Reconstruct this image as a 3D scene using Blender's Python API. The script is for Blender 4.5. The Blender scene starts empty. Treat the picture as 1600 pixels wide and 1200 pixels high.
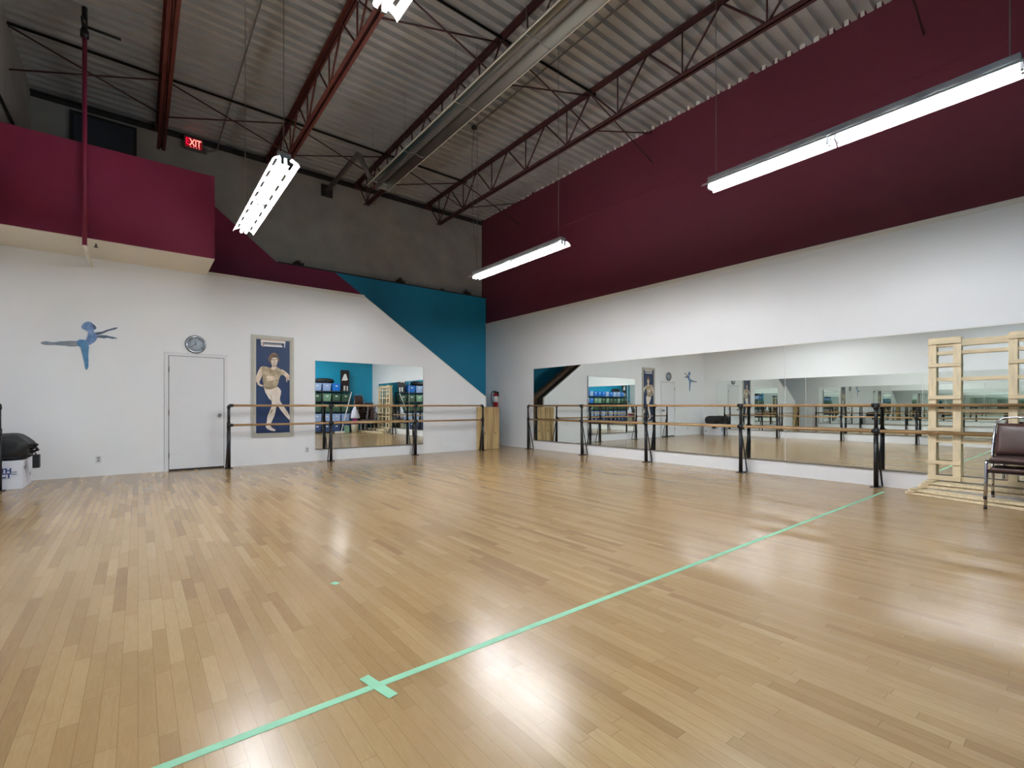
import bpy, bmesh, math, random
from mathutils import Vector, Matrix, Euler
random.seed(7)
SC = bpy.context.scene
COL = SC.collection
PI = math.pi
R = math.radians

# ------------------------------------------------------------------ camera, world, exposure
HC = 1.17
TH = math.atan(932 / 738)
cam_d = bpy.data.cameras.new('camera')
cam_d.sensor_fit = 'HORIZONTAL'; cam_d.sensor_width = 36; cam_d.lens = 738 / 1600 * 36
cam_d.shift_y = 34.5 / 1600; cam_d.clip_start = .05; cam_d.clip_end = 200
cam = bpy.data.objects.new('camera', cam_d); COL.objects.link(cam)
cam.location = (0, 0, HC); cam.rotation_euler = (PI / 2, 0, TH - PI / 2)
SC.camera = cam
w = bpy.data.worlds.new('world'); SC.world = w; w.use_nodes = True
w.node_tree.nodes['Background'].inputs[0].default_value = (.5, .5, .55, 1)
w.node_tree.nodes['Background'].inputs[1].default_value = .05
SC.view_settings.view_transform = 'Standard'; SC.view_settings.look = 'None'
SC.view_settings.gamma = 1; SC.view_settings.use_curve_mapping = False
SC.view_settings.exposure = 1.8
cy = SC.cycles
cy.use_denoising = True
cy.max_bounces = 24; cy.glossy_bounces = 18; cy.diffuse_bounces = 6; cy.transmission_bounces = 4
cy.sample_clamp_indirect = 6.0; cy.blur_glossy = 0.3
TUBE_POWER = 46.0

# ------------------------------------------------------------------ materials
def lin(c):
    c = c / 255
    return c / 12.92 if c <= .04045 else ((c + .055) / 1.055) ** 2.4
def rgb(r, g, b): return (lin(r), lin(g), lin(b), 1)

def new_mat(name):
    m = bpy.data.materials.new(name); m.use_nodes = True
    return m, m.node_tree, m.node_tree.nodes['Principled BSDF']
def mat(name, col, rough=.5, metal=0, spec=.5, vary=0.0, vscale=6.0, bump=0.0, bscale=60.0, emit=None, estr=0, coat=0, stretch=None, col2=None):
    m, nt, b = new_mat(name)
    b.inputs['Base Color'].default_value = col
    b.inputs['Roughness'].default_value = rough; b.inputs['Metallic'].default_value = metal
    b.inputs['Specular IOR Level'].default_value = spec
    if coat: b.inputs['Coat Weight'].default_value = coat; b.inputs['Coat Roughness'].default_value = .08
    if emit: b.inputs['Emission Color'].default_value = emit; b.inputs['Emission Strength'].default_value = estr
    tc = nt.nodes.new('ShaderNodeTexCoord')
    src = tc.outputs['Object']
    if stretch:
        mp = nt.nodes.new('ShaderNodeMapping'); mp.inputs['Scale'].default_value = stretch
        nt.links.new(src, mp.inputs[0]); src = mp.outputs[0]
    if vary or col2:
        n = nt.nodes.new('ShaderNodeTexNoise'); n.inputs['Scale'].default_value = vscale; n.inputs['Detail'].default_value = 5
        nt.links.new(src, n.inputs['Vector'])
        r = nt.nodes.new('ShaderNodeValToRGB')
        r.color_ramp.elements[0].position = .3; r.color_ramp.elements[1].position = .7
        c1 = col2 if col2 else tuple(x * (1 - vary) for x in col[:3]) + (1,)
        c2 = col if col2 else tuple(min(1, x * (1 + vary)) for x in col[:3]) + (1,)
        r.color_ramp.elements[0].color = c1; r.color_ramp.elements[1].color = c2
        nt.links.new(n.outputs['Fac'], r.inputs[0]); nt.links.new(r.outputs[0], b.inputs['Base Color'])
    if bump:
        n2 = nt.nodes.new('ShaderNodeTexNoise'); n2.inputs['Scale'].default_value = bscale; n2.inputs['Detail'].default_value = 4
        nt.links.new(src, n2.inputs['Vector'])
        bp = nt.nodes.new('ShaderNodeBump'); bp.inputs['Strength'].default_value = bump; bp.inputs['Distance'].default_value = .01
        nt.links.new(n2.outputs['Fac'], bp.inputs['Height']); nt.links.new(bp.outputs[0], b.inputs['Normal'])
    return m

M = {}
M['white'] = mat('white wall paint', rgb(233, 233, 234), .38, vary=.015, vscale=1.5, bump=.04, bscale=18)
M['trimwhite'] = mat('white trim paint', rgb(228, 224, 216), .4, vary=.01)
M['cream'] = mat('cream ceiling paint', rgb(226, 219, 203), .6, vary=.015)
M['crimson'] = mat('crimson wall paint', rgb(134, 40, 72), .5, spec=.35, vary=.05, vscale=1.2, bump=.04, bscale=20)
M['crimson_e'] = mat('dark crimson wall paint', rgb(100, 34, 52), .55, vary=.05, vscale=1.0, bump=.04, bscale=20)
M['teal'] = mat('teal wall paint', rgb(22, 138, 174), .5, vary=.04, vscale=1.5, bump=.03, bscale=20)
M['teal_s'] = mat('bright teal wall paint', rgb(20, 150, 185), .5, vary=.04, vscale=1.5, bump=.03, bscale=20)
M['concrete'] = mat('grey concrete', rgb(156, 150, 142), .9, vary=.12, vscale=2.2, bump=.25, bscale=14)
M['deck'] = mat('galvanised deck', rgb(176, 173, 169), .5, metal=.1, vary=.12, vscale=1.3)
M['rust'] = mat('red oxide steel', rgb(100, 46, 38), .6, vary=.2, vscale=3)
M['rustdark'] = mat('dark red oxide steel', rgb(74, 39, 37), .6, vary=.2, vscale=3)
M['darksteel'] = mat('dark steel', rgb(52, 48, 47), .6, metal=.2, vary=.2)
M['black'] = mat('black pipe', rgb(26, 26, 29), .38, metal=.2, vary=.15)
M['chrome'] = mat('chrome', rgb(205, 205, 210), .12, metal=1)
M['galv'] = mat('aluminium reflector', rgb(176, 172, 160), .33, metal=1, vary=.08, vscale=2)
M['rim'] = mat('bright folded rim', rgb(226, 220, 204), .35, metal=.35)
M['pipe'] = mat('grey flue pipe', rgb(120, 114, 108), .5, metal=.4, vary=.1)
M['barwood'] = mat('barre wood', rgb(170, 134, 92), .35, vary=.15, vscale=5, stretch=(1, 1, 1))
M['pine'] = mat('pine lumber', rgb(228, 211, 176), .55, vary=.12, vscale=9, stretch=(3, 3, .5), bump=.08)
M['pineh'] = mat('pine lumber rung', rgb(224, 206, 170), .55, vary=.12, vscale=9, stretch=(3, .5, 3), bump=.08)
M['brown'] = mat('dark brown timber', rgb(52, 40, 32), .7, vary=.2)
M['brown2'] = mat('brown timber', rgb(88, 64, 42), .6, vary=.2, vscale=3)
for tn, tk in (('tube', 1.0), ('tube_strong', 1.3), ('tube_mid', 1.25), ('tube_weak', .75)):  # emission scaled per fixture to balance brightness across the room
    M[tn] = mat('lit fluorescent ' + tn, (1, 1, 1, 1), .3, emit=(.93, .96, 1, 1), estr=TUBE_POWER * tk)
M['fixture'] = mat('white enamel', rgb(205, 207, 210), .4)
M['fixgrey'] = mat('grey enamel', rgb(150, 150, 152), .4)
M['socket'] = mat('lamp socket', rgb(60, 60, 62), .4)
M['doorwhite'] = mat('white door paint', rgb(224, 224, 226), .4, vary=.01)
M['gap'] = mat('dark gap', rgb(40, 38, 38), .8)
M['poster_frame'] = mat('silver grey picture frame', rgb(190, 186, 174), .38, metal=.0, vary=.05)
M['navy'] = mat('navy print', rgb(32, 52, 90), .35, vary=.12, vscale=3)
M['skin'] = mat('printed skin', rgb(238, 222, 204), .35, vary=.1, vscale=12, col2=rgb(204, 180, 158))
M['tights'] = mat('printed pale tights', rgb(244, 234, 222), .35, col2=rgb(218, 202, 186), vscale=7)
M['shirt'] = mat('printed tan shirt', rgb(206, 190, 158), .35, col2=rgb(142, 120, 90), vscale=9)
M['hair'] = mat('printed brown hair', rgb(150, 118, 92), .35, col2=rgb(50, 32, 30), vscale=30)
M['printdark'] = mat('printed dark', rgb(40, 26, 30), .35)
M['printwhite'] = mat('printed white', rgb(232, 230, 228), .35)
M['printpink'] = mat('printed pink', rgb(216, 176, 160), .35)
M['dancer_blue'] = mat('blue painted cutout', rgb(96, 148, 186), .5, col2=rgb(66, 120, 164), vscale=9)
M['dancer_pale'] = mat('pale blue painted cutout', rgb(138, 166, 206), .5, col2=rgb(88, 118, 166), vscale=14)
M['dancer_grey'] = mat('grey painted cutout', rgb(150, 152, 158), .5, col2=rgb(112, 124, 140), vscale=10)
M['dancer_dark'] = mat('dark blue grey cutout', rgb(92, 100, 118), .5, col2=rgb(74, 104, 132), vscale=10)
M['clockface'] = mat('clock face', rgb(176, 188, 198), .3)
M['clockdark'] = mat('clock ink', rgb(48, 54, 62), .4)
M['silver'] = mat('brushed silver', rgb(150, 154, 160), .25, metal=.9)
M['tape'] = mat('green tape', rgb(138, 198, 160), .5, vary=.08, vscale=14)
M['vinyl'] = mat('brown vinyl', rgb(70, 44, 38), .33, vary=.12, vscale=5, bump=.1, bscale=90)
M['bag'] = mat('black nylon', rgb(24, 24, 27), .6, vary=.2, vscale=10, bump=.4, bscale=18)
M['carton'] = mat('white carton', rgb(212, 214, 222), .6, vary=.02)
M['ink_blue'] = mat('blue ink', rgb(38, 58, 120), .5)
M['ink_grey'] = mat('grey ink', rgb(130, 134, 146), .5)
M['red'] = mat('red enamel', rgb(160, 28, 30), .3)
M['exit_red'] = mat('exit red panel', rgb(100, 24, 32), .4, emit=rgb(210, 20, 40), estr=.07)
M['exit_dim'] = mat('exit dim letter', rgb(200, 20, 50), .4, emit=rgb(230, 20, 60), estr=.28)
M['exit_lit'] = mat('exit lit letter', rgb(255, 180, 170), .4, emit=rgb(255, 130, 118), estr=.6)
M['exit_grey'] = mat('exit housing', rgb(104, 96, 94), .5)
M['bin_pale'] = mat('pale blue plastic', rgb(158, 182, 226), .4)
M['bin_blue'] = mat('bright blue plastic', rgb(34, 120, 216), .4)
M['bin_green'] = mat('green plastic', rgb(68, 98, 80), .4)
M['bin_mint'] = mat('mint plastic', rgb(128, 168, 144), .4)
M['bin_navy'] = mat('slate blue plastic', rgb(62, 82, 128), .4)
M['binlabel'] = mat('paper label', rgb(224, 228, 230), .6)
M['shelf'] = mat('grey shelf steel', rgb(60, 64, 68), .5, metal=.3)
M['cloth'] = mat('white cloth', rgb(216, 216, 232), .8, bump=.3, bscale=8)
M['magenta'] = mat('magenta cloth', rgb(170, 30, 130), .8, bump=.3, bscale=8)
M['bucket'] = mat('cream plastic', rgb(206, 204, 186), .5)
M['maroon'] = mat('maroon fabric', rgb(110, 24, 32), .7)
M['outlet'] = mat('ivory plastic', rgb(214, 212, 212), .4)
M['tuft'] = mat('brown insulation', rgb(50, 38, 30), .95, bump=.6, bscale=30)

def mirror_mat():
    m, nt, b = new_mat('mirror glass')
    b.inputs['Base Color'].default_value = (.86, .90, .875, 1); b.inputs['Metallic'].default_value = 1
    b.inputs['Roughness'].default_value = 0.0
    return m
M['mirror'] = mirror_mat()

def floor_mat():
    m, nt, b = new_mat('maple strip floor')
    N, L = nt.nodes, nt.links
    def math_(op, a, c=None, d=None):
        n = N.new('ShaderNodeMath'); n.operation = op
        for i, v in enumerate((a, c, d)):
            if v is None: continue
            if isinstance(v, (int, float)): n.inputs[i].default_value = v
            else: L.new(v, n.inputs[i])
        return n.outputs[0]
    geo = N.new('ShaderNodeNewGeometry'); sp = N.new('ShaderNodeSeparateXYZ'); L.new(geo.outputs['Position'], sp.inputs[0])
    X, Y = sp.outputs[0], sp.outputs[1]
    W = .0571
    rx = math_('DIVIDE', X, W); row = math_('FLOOR', rx); fx = math_('FRACT', rx)
    def wn(v, dim='1D', w2=None):
        n = N.new('ShaderNodeTexWhiteNoise'); n.noise_dimensions = dim
        if dim == '1D': L.new(v, n.inputs['W'])
        else: L.new(v, n.inputs['Vector'])
        return n
    r1 = wn(row).outputs['Value']
    r2 = wn(math_('ADD', row, 91.7)).outputs['Value']
    ln = math_('MULTIPLY_ADD', r1, .55, .42)
    ry = math_('DIVIDE', math_('MULTIPLY_ADD', r2, 3.7, Y), ln)
    idy = math_('FLOOR', ry); fy = math_('FRACT', ry)
    cv = N.new('ShaderNodeCombineXYZ'); L.new(row, cv.inputs[0]); L.new(idy, cv.inputs[1])
    pid = wn(cv.outputs[0], '3D')
    ramp = N.new('ShaderNodeValToRGB'); cr = ramp.color_ramp
    cr.elements[0].position = 0; cr.elements[0].color = rgb(144, 113, 76)
    cr.elements[1].position = 1; cr.elements[1].color = rgb(180, 152, 110)
    for p, c in ((.08, rgb(152, 122, 82)), (.3, rgb(161, 131, 90)), (.6, rgb(167, 137, 96)), (.88, rgb(172, 143, 102))):
        e = cr.elements.new(p); e.color = c
    L.new(pid.outputs['Value'], ramp.inputs[0])
    # grain, shifted per plank
    mp = N.new('ShaderNodeCombineXYZ')
    L.new(math_('MULTIPLY_ADD', pid.outputs['Value'], 37.0, math_('MULTIPLY', X, 34)), mp.inputs[0])
    L.new(math_('MULTIPLY_ADD', r2, 11.0, math_('MULTIPLY', Y, 5.0)), mp.inputs[1])
    gn = N.new('ShaderNodeTexNoise'); gn.inputs['Scale'].default_value = 1.6; gn.inputs['Detail'].default_value = 6; gn.inputs['Distortion'].default_value = 1.2
    L.new(mp.outputs[0], gn.inputs['Vector'])
    gmix = N.new('ShaderNodeMix'); gmix.data_type = 'RGBA'; gmix.blend_type = 'MULTIPLY'
    L.new(math_('MULTIPLY', math_('SUBTRACT', gn.outputs['Fac'], .35), .9), gmix.inputs[0]); 
    L.new(ramp.outputs[0], gmix.inputs[6]); gmix.inputs[7].default_value = rgb(212, 188, 152)
    # broad wear
    bn = N.new('ShaderNodeTexNoise'); bn.inputs['Scale'].default_value = .55; bn.inputs['Detail'].default_value = 3
    L.new(geo.outputs['Position'], bn.inputs['Vector'])
    wm = N.new('ShaderNodeMix'); wm.data_type = 'RGBA'; wm.blend_type = 'MIX'
    L.new(math_('MULTIPLY', bn.outputs['Fac'], .35), wm.inputs[0]); L.new(gmix.outputs[2], wm.inputs[6]); wm.inputs[7].default_value = rgb(166, 142, 106)
    # seams
    sx = math_('LESS_THAN', math_('MINIMUM', fx, math_('SUBTRACT', 1, fx)), .018)
    sy = math_('LESS_THAN', math_('MULTIPLY', math_('MINIMUM', fy, math_('SUBTRACT', 1, fy)), ln), .0012)
    seam = math_('MAXIMUM', sx, sy)
    sm = N.new('ShaderNodeMix'); sm.data_type = 'RGBA'
    L.new(math_('MULTIPLY', seam, .42), sm.inputs[0]); L.new(wm.outputs[2], sm.inputs[6]); sm.inputs[7].default_value = rgb(80, 56, 36)
    L.new(sm.outputs[2], b.inputs['Base Color'])
    # finish is worn dull towards the entrance side, glossier towards the far wall
    mr = N.new('ShaderNodeMapRange'); mr.interpolation_type = 'SMOOTHSTEP'
    mr.inputs['From Min'].default_value = 1.6; mr.inputs['From Max'].default_value = 5.2
    mr.inputs['To Min'].default_value = .058; mr.inputs['To Max'].default_value = 0.0
    L.new(math_('MULTIPLY_ADD', bn.outputs['Fac'], 1.6, math_('SUBTRACT', Y, .8)), mr.inputs['Value'])
    L.new(math_('ADD', mr.outputs[0], math_('MULTIPLY_ADD', gn.outputs['Fac'], .07, .15)), b.inputs['Roughness'])
    b.inputs['Specular IOR Level'].default_value = .36
    bp = N.new('ShaderNodeBump'); bp.inputs['Strength'].default_value = .07; bp.inputs['Distance'].default_value = .002
    hb = math_('ADD', math_('MULTIPLY', seam, -.6), math_('MULTIPLY_ADD', pid.outputs['Value'], .2, math_('MULTIPLY', gn.outputs['Fac'], .5)))
    L.new(hb, bp.inputs['Height']); L.new(bp.outputs[0], b.inputs['Normal'])
    return m
M['floor'] = floor_mat()

def plywood_mat():
    m, nt, b = new_mat('plywood')
    N, L = nt.nodes, nt.links
    tc = N.new('ShaderNodeTexCoord'); mp = N.new('ShaderNodeMapping'); mp.inputs['Scale'].default_value = (14, 14, 1.2)
    L.new(tc.outputs['Object'], mp.inputs[0])
    n = N.new('ShaderNodeTexNoise'); n.inputs['Scale'].default_value = 1.0; n.inputs['Detail'].default_value = 4
    L.new(mp.outputs[0], n.inputs['Vector'])
    r = N.new('ShaderNodeValToRGB'); r.color_ramp.elements[0].position = .3; r.color_ramp.elements[1].position = .7
    r.color_ramp.elements[0].color = rgb(150, 118, 74); r.color_ramp.elements[1].color = rgb(206, 178, 126)
    L.new(n.outputs['Fac'], r.inputs[0])
    v = N.new('ShaderNodeTexVoronoi'); v.inputs['Scale'].default_value = 3.2
    mp2 = N.new('ShaderNodeMapping'); mp2.inputs['Scale'].default_value = (1.4, 1, .8); L.new(tc.outputs['Object'], mp2.inputs[0]); L.new(mp2.outputs[0], v.inputs['Vector'])
    lt = N.new('ShaderNodeMath'); lt.operation = 'LESS_THAN'; lt.inputs[1].default_value = .14; L.new(v.outputs['Distance'], lt.inputs[0])
    mx = N.new('ShaderNodeMix'); mx.data_type = 'RGBA'; L.new(lt.outputs[0], mx.inputs[0]); L.new(r.outputs[0], mx.inputs[6]); mx.inputs[7].default_value = rgb(104, 70, 38)
    L.new(mx.outputs[2], b.inputs['Base Color']); b.inputs['Roughness'].default_value = .6
    return m
M['ply'] = plywood_mat()

# ------------------------------------------------------------------ builders
class MB:
    def __init__(s): s.v = []; s.f = []; s.mi = []; s.sm = []; s.cur = 0; s.smooth = False
    def add(s, verts, faces, smooth=None):
        o = len(s.v); s.v += [Vector(p) for p in verts]
        for f in faces:
            s.f.append([o + i for i in f]); s.mi.append(s.cur); s.sm.append(s.smooth if smooth is None else smooth)
    def box(s, x0, y0, z0, x1, y1, z1, T=None):
        vs = [Vector((x, y, z)) for z in (z0, z1) for y in (y0, y1) for x in (x0, x1)]
        if T: vs = [T @ p for p in vs]
        s.add(vs, [(0, 2, 3, 1), (4, 5, 7, 6), (0, 1, 5, 4), (2, 6, 7, 3), (0, 4, 6, 2), (1, 3, 7, 5)], False)
        return s
    def tube(s, pts, r, n=10, caps=True, r2=None):
        pts = [Vector(p) for p in pts]; o = len(s.v); k = len(pts)
        up = None
        for i, p in enumerate(pts):
            d = (pts[min(i + 1, k - 1)] - pts[max(i - 1, 0)]).normalized()
            if up is None:
                up = Vector((0, 0, 1)) if abs(d.z) < .9 else Vector((1, 0, 0))
            a = d.cross(up).normalized(); b_ = a.cross(d).normalized(); up = b_
            rr = r if r2 is None else r + (r2 - r) * i / (k - 1)
            for j in range(n):
                t = 2 * PI * j / n
                s.v.append(p + a * math.cos(t) * rr + b_ * math.sin(t) * rr)
        for i in range(k - 1):
            for j in range(n):
                s.f.append([o + i * n + j, o + i * n + (j + 1) % n, o + (i + 1) * n + (j + 1) % n, o + (i + 1) * n + j]); s.mi.append(s.cur); s.sm.append(True)
        if caps:
            s.f.append([o + j for j in range(n)][::-1]); s.mi.append(s.cur); s.sm.append(False)
            s.f.append([o + (k - 1) * n + j for j in range(n)]); s.mi.append(s.cur); s.sm.append(False)
        return s
    def prism(s, poly, fn):
        """poly: list of 2D points; fn(a, b, t) -> 3D, t in (0, 1)"""
        n = len(poly)
        vs = [fn(a, b, 0) for a, b in poly] + [fn(a, b, 1) for a, b in poly]
        s.add(vs, [list(range(n))[::-1], [n + i for i in range(n)]] + [[i, (i + 1) % n, n + (i + 1) % n, n + i] for i in range(n)], False)
        return s
    def lathe(s, prof, c, axis='z', n=24):
        """prof: (r, h) pairs"""
        o = len(s.v); c = Vector(c)
        for r, h in prof:
            for j in range(n):
                t = 2 * PI * j / n; a, b_ = r * math.cos(t), r * math.sin(t)
                s.v.append(c + (Vector((a, b_, h)) if axis == 'z' else Vector((a, h, b_)) if axis == 'y' else Vector((h, a, b_))))
        for i in range(len(prof) - 1):
            for j in range(n):
                s.f.append([o + i * n + j, o + i * n + (j + 1) % n, o + (i + 1) * n + (j + 1) % n, o + (i + 1) * n + j]); s.mi.append(s.cur); s.sm.append(True)
        for i, fl in ((0, True), (len(prof) - 1, False)):
            if prof[i][0] > 1e-6:
                q = [o + i * n + j for j in range(n)]
                s.f.append(q[::-1] if fl else q); s.mi.append(s.cur); s.sm.append(False)
        return s
    def build(s, name, mats, parent=None, bevel=0, seg=2, local=False, subsurf=0, kind=None, label=None):
        if not isinstance(mats, (list, tuple)): mats = [mats]
        me = bpy.data.meshes.new(name)
        off = Vector((0, 0, 0))
        if not local:
            if parent: off = wloc(parent)
            else:
                xs = [p.x for p in s.v]; ys = [p.y for p in s.v]; zs = [p.z for p in s.v]
                off = Vector(((min(xs) + max(xs)) / 2, (min(ys) + max(ys)) / 2, min(zs)))
        me.from_pydata([tuple(p - off) for p in s.v], [], s.f)
        for m in mats: me.materials.append(m)
        for p, mi, sm in zip(me.polygons, s.mi, s.sm): p.material_index = mi; p.use_smooth = sm
        bm = bmesh.new(); bm.from_mesh(me)
        bmesh.ops.recalc_face_normals(bm, faces=bm.faces); bm.to_mesh(me); bm.free()
        me.update()
        o = bpy.data.objects.new(name, me); COL.objects.link(o)
        if parent: o.parent = parent
        elif not local: o.location = off
        if bevel:
            md = o.modifiers.new('bevel', 'BEVEL'); md.width = bevel; md.segments = seg; md.limit_method = 'ANGLE'
        if subsurf:
            md = o.modifiers.new('sub', 'SUBSURF'); md.levels = subsurf; md.render_levels = subsurf
        if kind: o['kind'] = kind
        if label: o['label'] = label
        return o
def wloc(o):
    p = Vector(o.location)
    while o.parent: o = o.parent; p = p + Vector(o.location)
    return p
def tag(o, label, cat, group=None):
    o['label'] = label; o['category'] = cat
    if group: o['group'] = group
    return o
def thing(name, label, cat, loc, rz=0, group=None):
    o = bpy.data.objects.new(name, None); COL.objects.link(o); o.empty_display_size = .1
    o.location = loc; o.rotation_euler = (0, 0, rz)
    return tag(o, label, cat, group)
def dup(root, loc, rz, label, group=None):
    r = root.copy(); COL.objects.link(r); r.location = loc; r.rotation_euler = (0, 0, rz)
    r['label'] = label
    if group: r['group'] = group
    for ch in list(root.children):
        c = ch.copy(); COL.objects.link(c); c.parent = r
        for g in list(ch.children):
            d = g.copy(); COL.objects.link(d); d.parent = c
    return r
def struct(mb, name, mats, **k): return mb.build(name, mats, kind='structure', **k)
def text_into(mb, s, size, fn, ext=.004, bold=0.0):
    cu = bpy.data.curves.new('t', 'FONT'); cu.body = s; cu.size = size; cu.extrude = ext / 2; cu.offset = bold; cu.align_x = 'CENTER'; cu.align_y = 'CENTER'
    o = bpy.data.objects.new('t', cu); COL.objects.link(o)
    dg = bpy.context.evaluated_depsgraph_get(); dg.update()
    me = o.evaluated_get(dg).to_mesh()
    mb.add([fn(v.co.x, v.co.y, v.co.z) for v in me.vertices], [list(p.vertices) for p in me.polygons], False)
    o.evaluated_get(dg).to_mesh_clear()
    bpy.data.objects.remove(o); bpy.data.curves.remove(cu)

# ------------------------------------------------------------------ room dimensions
XW, XE = -1.75, 8.5         # side walls
YS, YN = -.70, 12.27        # front wall behind the camera, concrete back wall
YP = 10.5                   # white partition in front of the stair
YT = 12.05                  # crimson and teal wall behind the stair
ZC = 7.0                    # underside of steel deck

# floor
struct(MB().box(XW, YS, -.1, XE, YN, 0), 'floor', M['floor'])
# ceiling deck, ribs run along x
def deck():
    p = .203; poly = []
    y = YS
    while y < YN:
        for dy, dz in ((0, 0), (.08, 0), (.098, .07), (.185, .07)):
            poly.append((min(y + dy, YN), ZC + dz))
        y += p
    mb = MB()
    n = len(poly)
    vs = [(XW, a, b) for a, b in poly] + [(XE, a, b) for a, b in poly]
    mb.add(vs, [[i, i + 1, n + i + 1, n + i] for i in range(n - 1)], False)
    mb.box(XW, YS, ZC + .075, XE, YN, ZC + .2)
    return mb
struct(deck(), 'ceiling', M['deck'])
# concrete back wall
struct(MB().box(XW, YN, 0, XE, YN + .2, 7.2), 'wall_back', M['concrete'])
# right wall : white below, crimson above
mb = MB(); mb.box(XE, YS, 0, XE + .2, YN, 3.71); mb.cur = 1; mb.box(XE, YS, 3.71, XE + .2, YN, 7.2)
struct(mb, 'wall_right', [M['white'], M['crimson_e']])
struct(MB().box(XE - .018, YS, 3.665, XE, YT, 3.735), 'trim_1', M['trimwhite'], bevel=.004)
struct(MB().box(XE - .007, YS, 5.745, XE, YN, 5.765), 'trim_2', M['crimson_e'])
# light coloured closure plugs in the deck flutes at the right wall
mb = MB(); y = YS
while y < YN - .2:
    a = random.uniform(0, .02)
    if random.random() < .93:
        mb.box(XE - .02, y + .10 + a, ZC - random.uniform(-.004, .014), XE, y + .185 - a * 1.3, ZC + .068)
    y += .203
struct(mb, 'trim_3', M['trimwhite'])
# left wall (low white, concrete above)
mb = MB(); mb.box(XW - .2, YS, 0, XW, YN, 3.634)
struct(mb, 'wall_left', M['white'])
mb = MB(); mb.box(XW - .2, YS, 3.634, XW + .2, YN, 7.2)
struct(mb, 'wall_left_upper', M['concrete'])
# front wall behind the camera
mb = MB(); mb.box(XW, YS - .2, 0, XE, YS, 4.6); mb.cur = 1; mb.box(XW, YS - .2, 4.6, XE, YS, 7.2)
struct(mb, 'wall_front', [M['teal_s'], M['concrete']])

# white partition with raked end over the stair
poly = [(XW, 0), (7.4, 0), (7.4, 1.42), (4.03, 3.66), (XW, 3.66)]
mb = MB(); mb.prism(poly, lambda a, b, t: (a, YP + .05 * t, b))
struct(mb, 'wall_partition', M['white'])
# raked timber stair side behind the partition
poly = [(7.385, 0), (7.385, 1.40), (4.02, 3.64), (3.4, 3.64), (3.4, 0)]
mb = MB(); mb.prism(poly, lambda a, b, t: (a, YP + .052 + .27 * t, b))
mb.cur = 1
poly2 = [(7.55, .9), (7.55, 1.42), (4.2, 3.66), (3.4, 3.66), (3.4, .9)]
mb.prism(poly2, lambda a, b, t: (a, YP + .325 + .18 * t, b))
struct(mb, 'wall_back_side', [M['brown'], M['brown2']])
# pale cap strips
mb = MB()
mb.box(1.02, YP - .02, 3.625, 4.03, YP + .05, 3.69)
struct(mb, 'trim_4', M['trimwhite'])
mb = MB()
d = Vector((3.37, 0, -2.24)).normalized(); L_ = math.hypot(3.37, 2.24)
nrm = Vector((2.24, 0, 3.37)).normalized()
for t0, t1 in ((0, L_),):
    a, b = Vector((4.03, 0, 3.66)), Vector((7.4, 0, 1.42))
    q = [a - nrm * .014, b - nrm * .014, b + nrm * .008, a + nrm * .008]
    mb.prism([(p.x, p.z) for p in q], lambda x, z, t: (x, YP - .012 + .062 * t, z))
mb.box(7.388, YP - .012, .0, 7.41, YP + .05, 1.42)
struct(mb, 'trim_5', M['trimwhite'])
# crimson / teal wall behind the stair
mb = MB()
mb.prism([(1.0, 0), (1.0, 5.75), (1.34, 5.48), (2.55, 4.52), (3.88, 4.52), (4.75, 3.95), (4.75, 0)], lambda a, b, t: (a, YT + .2 * t, b))
mb.cur = 1
mb.prism([(4.75, 0), (4.75, 3.95), (3.88, 4.52), (XE, 4.52), (XE, 0)], lambda a, b, t: (a, YT + .2 * t, b))
struct(mb, 'wall_back_inner', [M['crimson'], M['teal']])
struct(MB().box(6.785, YT - .003, 1.2, 6.797, YT, 4.52), 'trim_6', M['teal'])
struct(MB().box(2.56, YT - .012, 4.522, XE, YT + .2, 4.55), 'trim_7', M['darksteel'])
# mezzanine: crimson parapet, cream soffit
mb = MB(); mb.box(XW, 9.31, 3.64, 1.01, 9.43, 5.02); mb.box(.9, 9.43, 3.64, 1.01, YP + .4, 5.02)
mb.cur = 1; mb.box(XW, 9.315, 3.632, 1.01, YP, 3.64)
mb.box(XW, 9.43, 3.645, .9, YT, 3.9)
struct(mb, 'wall_back_upper', [M['crimson'], M['cream']])
# baseboards are only a thin painted strip at the floor
# upper door on the concrete wall
mb = MB(); mb.box(-1.02, YN - .05, 3.9, -.02, YN, 6.80); mb.cur = 1; mb.box(-.955, YN - .056, 3.9, -.075, YN - .045, 6.74)
M['dkdoor'] = mat('dark grey door', rgb(56, 58, 66), .45, vary=.06)
struct(mb, 'door_2', [M['gap'], M['dkdoor']])
# white door
mb = MB(); mb.box(.372, YP - .012, 0, .43, YP, 2.085); mb.box(1.292, YP - .012, 0, 1.345, YP, 2.085); mb.box(.372, YP - .012, 2.085, 1.345, YP, 2.135)
d1 = struct(mb, 'door_1', M['doorwhite'])
m = MB(); m.box(.368, YP - .006, 0, .372, YP - .001, 2.139); m.box(.368, YP - .006, 2.135, 1.349, YP - .001, 2.139)
m.build('casing_edge', M['ink_grey'], d1)
MB().box(.43, YP - .004, 0, 1.292, YP - .001, 2.085).build('gap', M['gap'], d1)
MB().box(.439, YP - .012, .03, 1.284, YP - .004, 2.077).build('door_slab', M['doorwhite'], d1)
for z in (.28, 1.05, 1.83):
    MB().box(.428, YP - .02, z - .05, .442, YP - .01, z + .05).build('hinge', M['darksteel'], d1)
k = MB(); k.lathe([(.030, 0), (.030, -.008), (.012, -.012), (.012, -.035), (.026, -.042), (.03, -.055), (.024, -.068), (0, -.072)], (1.215, YP - .012, 1.0), 'y', 20)
k.build('knob', M['silver'], d1)
MB().box(1.283, YP - .013, .95, 1.293, YP - .006, 1.05).build('strike_plate', M['darksteel'], d1)

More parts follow.
